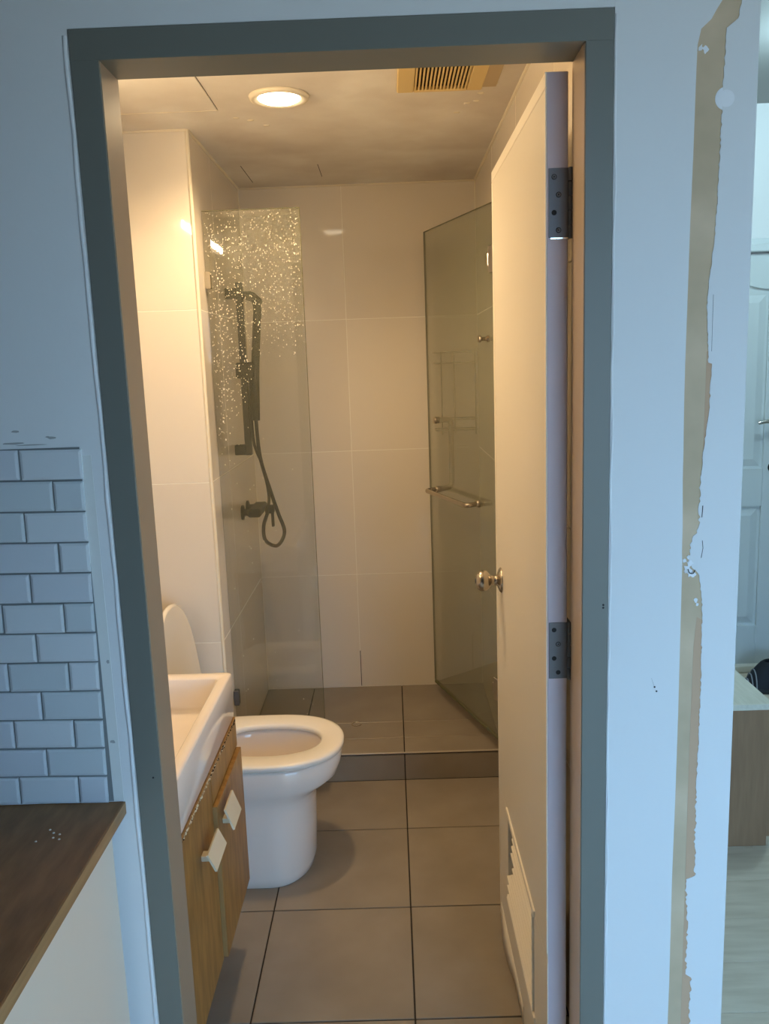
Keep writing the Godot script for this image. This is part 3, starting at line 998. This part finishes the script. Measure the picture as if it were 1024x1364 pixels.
func shower_door() -> void:
	var t := Transform3D(Basis(Vector3(-0.321, 0, -0.947), Vector3.UP, Vector3(-0.947, 0, 0.321)), Vector3(0.388, 0, -1.57))
	var y0 := 0.182
	var y1 := 2.131
	var d := thing("shower_door", "frosty glass shower door swung inward at the right, with towel bar", "glass door", Vector3(0.388, y0, -1.57))
	var b := MB.new()
	b.box(Vector3(0.006, y0, -0.004), Vector3(0.693, y1, 0.004), 0.0, t)
	put("pane", b, M.glass_door, d)
	b = MB.new()
	b.box(Vector3(0.693, y0, -0.004), Vector3(0.6945, y1, 0.004), 0.0, t)
	b.box(Vector3(0.006, y1, -0.004), Vector3(0.6945, y1 + 0.0015, 0.004), 0.0, t)
	put("glass_edge", b, M.glass_edge, d)
	b = MB.new()
	b.box(Vector3(0.02, y0 - 0.012, -0.006), Vector3(0.69, y0, 0.006), 0.001, t)
	put("bottom_seal", b, M.glass_edge, d)
	for y in [1.945, 0.375]:
		b = MB.new()
		b.box(Vector3(0.004, y - 0.045, 0.0045), Vector3(0.062, y + 0.045, 0.013), 0.002, t)
		b.box(Vector3(0.004, y - 0.045, -0.013), Vector3(0.062, y + 0.045, -0.0045), 0.002, t)
		b.box(Vector3(0.062, y - 0.022, 0.0045), Vector3(0.072, y + 0.022, 0.013), 0.002, t)
		put("hinge", b, M.chrome, d)
	# towel bar outside, pull bar inside, on a shared mount
	var r := 0.0095
	b = MB.new()
	b.tube(arc([gd(0.60, 1.068, 0.004), gd(0.60, 1.066, 0.058), gd(0.185, 1.062, 0.058), gd(0.185, 1.066, 0.004)], 0.022), r, 12)
	put("towel_bar", b, M.nickel, d)
	b = MB.new()
	b.tube(arc([gd(0.60, 1.36, -0.004), gd(0.60, 1.36, -0.062), gd(0.60, 1.075, -0.062), gd(0.60, 1.068, -0.004)], 0.022), 0.0115, 12)
	put("pull_bar", b, M.nickel, d)
	b = MB.new()
	for q in [[0.60, 1.067], [0.185, 1.066], [0.60, 1.36]]:
		for side in [1.0, -1.0]:
			var ct := Transform3D(Basis(t.basis.x, t.basis.z * side, t.basis.y * -side), gd(q[0], q[1], 0.004 * side))
			b.lathe(PackedVector2Array([Vector2(0.0145, 0), Vector2(0.0145, 0.006), Vector2(0.012, 0.012), Vector2(0.009, 0.013)]), 16, ct)
	put("mount", b, M.nickel, d)
	b = MB.new()
	b.lathe(PackedVector2Array([Vector2(0.012, 0), Vector2(0.012, 0.004), Vector2(0.007, 0.008), Vector2(0.007, 0.028), Vector2(0.0125, 0.031), Vector2(0.0125, 0.037), Vector2(0.009, 0.039)]), 16, Transform3D(Basis(t.basis.x, t.basis.z, -t.basis.y), gd(0.085, 1.675, 0.004)))
	put("hook", b, M.nickel, d)

# ---------------------------------------------------------------- toilet
func toilet() -> void:
	var zc := -1.155
	var t := thing("toilet", "white ceramic toilet with raised lid beside the washbasin cabinet", "toilet", Vector3(-0.5, 0, zc))
	var rings := []
	for q in [[0.0, -0.304, 0.176, -0.70], [0.006, -0.297, 0.181, -0.70], [0.03, -0.292, 0.183, -0.70], [0.16, -0.287, 0.183, -0.70], [0.235, -0.285, 0.179, -0.70], [0.265, -0.279, 0.178, -0.69], [0.287, -0.258, 0.181, -0.68], [0.303, -0.228, 0.187, -0.67], [0.318, -0.208, 0.191, -0.66], [0.35, -0.197, 0.193, -0.66], [0.384, -0.193, 0.193, -0.66], [0.391, -0.198, 0.189, -0.655], [0.392, -0.215, 0.175, -0.64]]:
		rings.append(dring(q[1], q[3], q[2], q[0], -0.43, zc, 64))
	for q in [[0.391, -0.255, 0.125, -0.60], [0.380, -0.262, 0.118, -0.595], [0.34, -0.266, 0.115, -0.59], [0.28, -0.284, 0.102, -0.575], [0.22, -0.335, 0.074, -0.55], [0.185, -0.385, 0.05, -0.53], [0.16, -0.40, 0.042, -0.52]]:
		rings.append(dring(q[1], q[3], q[2], q[0], -0.44, zc, 64, 2.6))
	var b := MB.new()
	b.loft(rings)
	put("bowl", b, M.ceramic, t)
	b = MB.new()
	b.loft([dring(-0.395, -0.525, 0.045, 0.186, -0.44, zc, 32, 2.6), dring(-0.395, -0.525, 0.045, 0.188, -0.44, zc, 32, 2.6)])
	put("water", b, M.water, t)
	# seat ring
	rings = []
	for q in [[0.3935, -0.192, -0.648, 0.192], [0.396, -0.187, -0.651, 0.196], [0.408, -0.186, -0.652, 0.197], [0.4135, -0.190, -0.648, 0.1935], [0.4155, -0.202, -0.64, 0.184]]:
		rings.append(dring(q[1], q[2], q[3], q[0], -0.42, zc, 64))
	for q in [[0.4135, -0.252, -0.595, 0.121], [0.410, -0.259, -0.59, 0.115], [0.397, -0.262, -0.588, 0.112], [0.3935, -0.256, -0.592, 0.117]]:
		rings.append(dring(q[1], q[2], q[3], q[0], -0.43, zc, 64, 2.6))
	b = MB.new()
	b.loft(rings, false, false, true)
	put("seat", b, M.seat, t)
	# lid, raised and leaning back
	rings = []
	for q in [[0.0, 0.97], [0.004, 1.0], [0.012, 1.0], [0.017, 0.97], [0.019, 0.9]]:
		rings.append(dring(0.455 * 0.5 * q[1], -0.455 * 0.5 * q[1], 0.196 * q[1], q[0], 0.01, 0.0, 64))
	b = MB.new()
	b.loft(rings)
	var lid := put("lid", b, M.seat, t)
	lid.transform = Transform3D(Basis(Vector3.BACK, deg_to_rad(97.0)), Vector3(-0.668 - 0.02, 0.41 + 0.232, zc) - t.position)
	b = MB.new()
	for s in [-1.0, 1.0]:
		b = MB.new()
		b.tube(PackedVector3Array([Vector3(-0.652, 0.412, zc + s * 0.07 - 0.025), Vector3(-0.652, 0.412, zc + s * 0.07 + 0.025)]), 0.012, 12)
		put("lid_hinge", b, M.seat, t)
	part("tank", Vector3(-0.905, 0.36, zc - 0.19), Vector3(-0.745, 0.74, zc + 0.19), 0.02, M.ceramic, t)
	part("tank_lid", Vector3(-0.912, 0.742, zc - 0.198), Vector3(-0.738, 0.775, zc + 0.198), 0.01, M.ceramic, t)
	part("tank_foot", Vector3(-0.905, 0.0, zc - 0.17), Vector3(-0.64, 0.385, zc + 0.17), 0.03, M.ceramic, t)

# ---------------------------------------------------------------- washbasin and cabinet
func vanity() -> void:
	var z0 := -0.745
	var z1 := -0.105
	var xf := -0.4485
	var xb := XL + 0.002
	var y0 := 0.676
	var y1 := 0.80
	var s := thing("washbasin", "white rectangular ceramic washbasin on top of the oak cabinet", "washbasin", Vector3(-0.68, y0, -0.42))
	var b := MB.new()
	# rounded-rectangle rings: outside up, over the rim, down into the bowl
	var rings := []
	for q in [[y0, 0.004, 0.004, 0.004, 0.004, 0.006], [y0 + 0.004, 0.001, 0.001, 0.001, 0.001, 0.008], [y1 - 0.006, 0.0, 0.0, 0.0, 0.0, 0.010], [y1 - 0.002, 0.0015, 0.0015, 0.0015, 0.0015, 0.010], [y1, 0.005, 0.005, 0.005, 0.005, 0.010], [y1, 0.026, 0.043, 0.13, 0.03, 0.012], [y1 - 0.003, 0.029, 0.046, 0.133, 0.033, 0.012], [y1 - 0.075, 0.040, 0.054, 0.14, 0.045, 0.020], [y1 - 0.086, 0.052, 0.066, 0.152, 0.06, 0.028], [y1 - 0.09, 0.12, 0.15, 0.22, 0.15, 0.03]]:
		rings.append(rrect(xb + q[3], xf - q[1], z0 + q[2], z1 - q[4], q[5], q[0]))
	b.loft(rings)
	put("basin", b, M.ceramic, s)
	b = MB.new()
	b.lathe(PackedVector2Array([Vector2(0.024, 0), Vector2(0.024, 0.002), Vector2(0.018, 0.003)]), 20, Transform3D(Basis(), Vector3(-0.69, y1 - 0.09, -0.42)))
	put("drain", b, M.chrome, s)
	b = MB.new()
	b.tube(curve([Vector3(-0.855, y1, -0.42), Vector3(-0.855, y1 + 0.10, -0.42), Vector3(-0.83, y1 + 0.14, -0.42), Vector3(-0.77, y1 + 0.135, -0.42), Vector3(-0.745, y1 + 0.105, -0.42)]), 0.012, 12)
	put("tap", b, M.chrome, s)

	var c := thing("washbasin_cabinet", "oak wall cabinet under the washbasin, with two doors and chipped top edge", "cabinet", Vector3(-0.68, 0.19, -0.42))
	part("carcass", Vector3(xb, 0.19, z0 + 0.002), Vector3(-0.462, y0 - 0.001, z1), 0.001, M.oak, c)
	part("fascia", Vector3(-0.462, 0.592, z0 + 0.002), Vector3(-0.4475, y0 - 0.003, -0.424), 0.001, M.oak, c)
	var dn := part("door", Vector3(-0.462, 0.192, -0.420), Vector3(-0.4475, y0 - 0.003, z1), 0.001, M.oak, c)
	var df := part("door", Vector3(-0.455, 0.192, z0 + 0.003), Vector3(-0.4375, 0.587, -0.425), 0.001, M.oak, c)
	tag(part("door_edge", Vector3(-0.4545, 0.193, -0.4255), Vector3(-0.4378, 0.586, -0.4243), 0.0003, M.oak_edge, df), "light raw edge of the far door")
	# tilted plate handles
	for h in [[dn, -0.425, 0.577, -0.4075, 0.5395, -0.348, -0.240, -0.4475], [df, -0.425, 0.575, -0.406, 0.523, -0.525, -0.432, -0.4375]]:
		var hb := MB.new()
		var up := Vector3(h[1] - h[3], h[2] - h[4], 0)
		var nrm := Vector3(up.y, -up.x, 0).normalized() * 0.0045
		var poly := PackedVector2Array([Vector2(h[1], h[2]), Vector2(h[3], h[4]), Vector2(h[3] + nrm.x, h[4] + nrm.y), Vector2(h[1] + nrm.x, h[2] + nrm.y)])
		hb.prism(poly, h[5], h[6])
		put("handle", hb, M.handle, h[0])
		var stem := MB.new()
		var zc: float = (h[5] + h[6]) / 2
		stem.box(Vector3(h[7], h[4] - 0.002, zc - 0.012), Vector3((h[1] + h[3]) / 2 - 0.002, h[4] + 0.010, zc + 0.012), 0.001)
		put("stem", stem, M.handle, h[0])
	# crumbling board edge
	for dark in [false, true]:
		var cb := MB.new()
		for k in 170:
			var z := rng.randf_range(z0 + 0.01, z1 - 0.005)
			if dark == (z < -0.42 and rng.randf() < 0.75) or rng.randf() < 0.2:
				var sz := rng.randf_range(0.0006, 0.0016)
				var ct := Transform3D(Basis.from_euler(Vector3(rng.randf() * 3, rng.randf() * 3, rng.randf() * 3)), Vector3(-0.4475 + rng.randf_range(-0.001, 0.0015), y0 - 0.007 + rng.randf_range(-0.004, 0.002), z))
				cb.box(Vector3(-sz, -sz * 0.6, -sz * 1.6), Vector3(sz, sz * 0.6, sz * 1.6), 0.0, ct)
		var co := put("chipped_edge", cb, M.chip_dark if dark else M.chip, c)
		co.set_meta("kind", "stuff")

func rrect(x0: float, x1: float, z0: float, z1: float, r: float, y: float) -> PackedVector3Array:
	var out := PackedVector3Array()
	# counter-clockwise seen from above
	for q in [[x1 - r, z1 - r, 0.0], [x1 - r, z0 + r, 1.0], [x0 + r, z0 + r, 2.0], [x0 + r, z1 - r, 3.0]]:
		for k in 5:
			var a := -PI / 2 + (q[2] as float) * PI / 2 + k * PI / 8
			out.append(Vector3(q[0] + cos(a) * r, y, q[1] - sin(a) * r))
	return out

# ---------------------------------------------------------------- lamps
func lamps() -> void:
	var c := Vector3(-0.284, BC, -1.14)
	var l := thing("ceiling_downlight", "round lit downlight in the bathroom ceiling above the toilet", "lamp", c)
	var b := MB.new()
	b.lathe(PackedVector2Array([Vector2(0.058, -0.004), Vector2(0.066, -0.009), Vector2(0.076, -0.011), Vector2(0.083, -0.008), Vector2(0.086, -0.0005), Vector2(0.07, 0.002)]), 48, Transform3D(Basis(), c), false)
	put("trim_ring", b, M.trim, l)
	b = MB.new()
	b.lathe(PackedVector2Array([Vector2(0.008, -0.0165), Vector2(0.03, -0.0155), Vector2(0.05, -0.012), Vector2(0.061, -0.006), Vector2(0.061, 0.004), Vector2(0.01, 0.005)]), 40, Transform3D(Basis(), c))
	put("lamp_lens", b, glowing(Color(1.0, 0.93, 0.80), 9.0), l)
	var s := SpotLight3D.new()
	s.name = "downlight_beam"
	s.light_color = Color(1.0, 0.86, 0.66)
	s.light_energy = 1.2
	s.light_size = 0.05
	s.spot_range = 12.0
	s.spot_angle = 78.0
	s.spot_angle_attenuation = 0.6
	s.spot_attenuation = 2.0
	s.shadow_enabled = true
	l.add_child(s)
	s.position = Vector3(0, -0.010, 0)
	s.rotation = Vector3(-PI / 2, 0, 0)

	# tube lamp on the wall over the washbasin; its reflection crosses tiles and glass
	var tc := Vector3(-0.815, 2.185, -0.42)
	l = thing("wall_lamp", "tube lamp on the bathroom wall above the washbasin", "lamp", tc)
	part("housing", Vector3(XL, 2.16, -0.75), Vector3(-0.855, 2.22, -0.115), 0.006, M.panel, l)
	b = MB.new()
	b.tube(PackedVector3Array([Vector3(-0.83, 2.185, -0.735), Vector3(-0.83, 2.185, -0.13)]), 0.016, 16)
	put("lamp_tube", b, glowing(Color(1.0, 0.90, 0.74), 4.5), l)
	var o := AreaLight3D.new()
	o.name = "tube_light"
	o.light_color = Color(1.0, 0.86, 0.66)
	o.light_energy = 0.68
	o.area_size = Vector2(0.60, 0.03)
	o.area_range = 12.0
	o.area_attenuation = 2.0
	o.shadow_enabled = true
	l.add_child(o)
	o.position = Vector3(-0.813, 2.185, -0.4325) - tc
	o.rotation = Vector3(0, -PI / 2, 0)

	# hall ceiling lamp
	var hc := Vector3(1.62, KC, -1.7)
	l = thing("hall_lamp", "round white ceiling lamp in the hall", "lamp", hc)
	b = MB.new()
	b.lathe(PackedVector2Array([Vector2(0.02, -0.075), Vector2(0.09, -0.07), Vector2(0.14, -0.05), Vector2(0.155, -0.02), Vector2(0.155, -0.001)]), 40, Transform3D(Basis(), hc))
	put("lamp_dome", b, glowing(Color(0.86, 0.96, 1.0), 3.0), l)
	var h := OmniLight3D.new()
	h.name = "hall_light"
	h.light_color = Color(0.78, 0.94, 1.0)
	h.light_energy = 0.95
	h.light_size = 0.1
	h.omni_range = 12.0
	h.omni_attenuation = 2.0
	h.shadow_enabled = true
	l.add_child(h)
	h.position = Vector3(0, -0.04, 0)

# ---------------------------------------------------------------- shower fittings
func shower_set() -> void:
	var zr := -1.90
	var xr := -0.562
	var s := thing("shower_set", "black shower rail with hand shower behind the fixed glass panel", "shower", Vector3(XS, 1.27, zr))
	var b := MB.new()
	b.box(Vector3(xr - 0.013, 1.265, zr - 0.012), Vector3(xr + 0.013, 1.925, zr + 0.012), 0.003)
	put("rail", b, M.black, s)
	for y in [1.885, 1.287]:
		part("bracket", Vector3(XS + 0.0005, y - 0.02, zr - 0.02), Vector3(xr - 0.008, y + 0.02, zr + 0.02), 0.003, M.black, s)
	b = MB.new()
	b.box(Vector3(xr - 0.028, 1.565, zr - 0.03), Vector3(xr + 0.045, 1.625, zr + 0.03), 0.006)
	put("slider", b, M.black, s)
	# hand shower held in the slider
	var hs := thing("hand_shower", "black hand shower held upright in the slider on the rail", "hand shower", Vector3(xr + 0.05, 1.55, zr))
	b = MB.new()
	b.tube(curve([Vector3(xr + 0.035, 1.40, zr + 0.0), Vector3(xr + 0.045, 1.60, zr), Vector3(xr + 0.060, 1.76, zr), Vector3(xr + 0.066, 1.83, zr), Vector3(xr + 0.056, 1.868, zr)]), 0.016, 12)
	put("handle", b, M.black, hs)
	b = MB.new()
	var ax := Vector3(-0.35, -0.9, 0.15).normalized()
	var u := ax.cross(Vector3.BACK).normalized()
	b.lathe(PackedVector2Array([Vector2(0.012, -0.02), Vector2(0.04, -0.008), Vector2(0.048, 0.0), Vector2(0.047, 0.008), Vector2(0.03, 0.010)]), 28, Transform3D(Basis(u, ax, u.cross(ax)), Vector3(xr + 0.044, 1.868, zr)))
	put("spray_head", b, M.black, hs)
	# hose
	b = MB.new()
	b.tube(curve([Vector3(xr + 0.035, 1.40, zr), Vector3(xr + 0.04, 1.25, zr - 0.02), Vector3(xr + 0.075, 1.10, zr - 0.03), Vector3(xr + 0.098, 1.02, zr - 0.03), Vector3(xr + 0.118, 0.945, zr - 0.03), Vector3(xr + 0.086, 0.890, zr - 0.03), Vector3(xr + 0.040, 0.912, zr - 0.03), Vector3(xr + 0.035, 0.97, zr - 0.03), Vector3(xr + 0.05, 1.02, zr - 0.05)], 10), 0.0075, 10)
	b.tube(curve([Vector3(xr + 0.05, 1.02, zr - 0.05), Vector3(xr + 0.065, 1.10, zr - 0.02), Vector3(xr + 0.05, 1.22, zr), Vector3(xr + 0.02, 1.33, zr), Vector3(xr + 0.022, 1.57, zr)], 8), 0.006, 8)
	put("hose", b, M.black, s)
	var m := thing("shower_mixer", "black shower mixer tap on the wall under the shower rail", "mixer tap", Vector3(XS, 1.03, -2.0))
	b = MB.new()
	b.box(Vector3(XS + 0.03, 1.012, -2.10), Vector3(XS + 0.082, 1.046, -1.905), 0.006)
	put("body", b, M.black, m)
	b = MB.new()
	b.lathe(PackedVector2Array([Vector2(0.03, 0), Vector2(0.03, 0.008), Vector2(0.014, 0.012), Vector2(0.014, 0.034)]), 20, Transform3D(Basis(Vector3(0, 0, -1), Vector3(1, 0, 0), Vector3(0, -1, 0)), Vector3(XS, 1.027, -1.95)))
	put("wall_union", b, M.black, m)
	b = MB.new()
	b.lathe(PackedVector2Array([Vector2(0.03, 0), Vector2(0.03, 0.008), Vector2(0.014, 0.012), Vector2(0.014, 0.034)]), 20, Transform3D(Basis(Vector3(0, 0, -1), Vector3(1, 0, 0), Vector3(0, -1, 0)), Vector3(XS, 1.027, -2.07)))
	put("wall_union", b, M.black, m)
	b = MB.new()
	b.box(Vector3(XS + 0.088, 1.012, -2.02), Vector3(XS + 0.125, 1.045, -1.985), 0.005)
	b.box(Vector3(XS + 0.110, 0.955, -2.008), Vector3(XS + 0.122, 1.02, -1.996), 0.003)
	put("lever", b, M.black, m)

# ---------------------------------------------------------------- small things
func small_things() -> void:
	# extractor fan grille in the ceiling
	var f := thing("extractor_fan", "yellowed plastic extractor fan grille in the bathroom ceiling", "fan", Vector3(0.18, BC, -0.97))
	var y0 := BC - 0.012
	var b := MB.new()
	var x0 := 0.048
	var x1 := 0.285
	var z0 := -1.115
	var z1 := -0.86
	b.box(Vector3(x0, y0, z0), Vector3(0.095, BC - 0.0005, z1), 0.003)
	b.box(Vector3(0.242, y0, z0), Vector3(x1, BC - 0.0005, z1), 0.003)
	b.box(Vector3(0.095, y0, z0), Vector3(0.242, BC - 0.0005, z0 + 0.018), 0.002)
	b.box(Vector3(0.095, y0, z1 - 0.03), Vector3(0.242, BC - 0.0005, z1), 0.002)
	put("grille_frame", b, M.fan, f)
	part("fan_opening", Vector3(0.095, BC - 0.0022, z0 + 0.018), Vector3(0.242, BC - 0.0008, z1 - 0.03), 0.0, M.chip_dark, f)
	for k in 15:
		var x := 0.099 + k * 0.0099
		piece("slat", Vector3(x, y0 + 0.004, (z0 + z1) / 2 - 0.006), Vector3(0.0048, 0.008, z1 - z0 - 0.047), 0.001, M.fan, f)
	part("pale_patch", Vector3(x1, BC - 0.004, z0), Vector3(0.325, BC - 0.0005, z1), 0.001, M.fan_pale, f)
	# wire shelf in the corner behind the glass door
	var w := thing("wire_shelf", "two-tier wire shower shelf in the corner behind the glass door", "shelf", Vector3(0.29, 1.3, -2.27))
	var za := ZB + 0.004
	var zb := ZB + 0.125
	var xa := 0.195
	var xb := 0.372
	for y in [1.64, 1.595, 1.355, 1.31]:
		b = MB.new()
		b.tube(arc([Vector3(xa, y, za), Vector3(xa, y, zb), Vector3((xa + xb) / 2, y, zb + 0.012), Vector3(xb, y, zb), Vector3(xb, y, za), Vector3(xa, y, za)], 0.012, 4), 0.0028, 6)
		put("rail", b, M.nickel, w)
	for y in [1.593, 1.308]:
		b = MB.new()
		for k in 7:
			var x := lerpf(xa + 0.015, xb - 0.015, k / 6.0)
			b.tube(PackedVector3Array([Vector3(x, y, za), Vector3(x, y, zb)]), 0.0015, 5)
		put("tray_wires", b, M.nickel, w)
	for x in [0.222, 0.285, 0.366]:
		b = MB.new()
		b.tube(PackedVector3Array([Vector3(x, 1.29, zb if x != 0.285 else za), Vector3(x, 1.645, zb if x != 0.285 else za)]), 0.003, 6)
		put("upright", b, M.nickel, w)
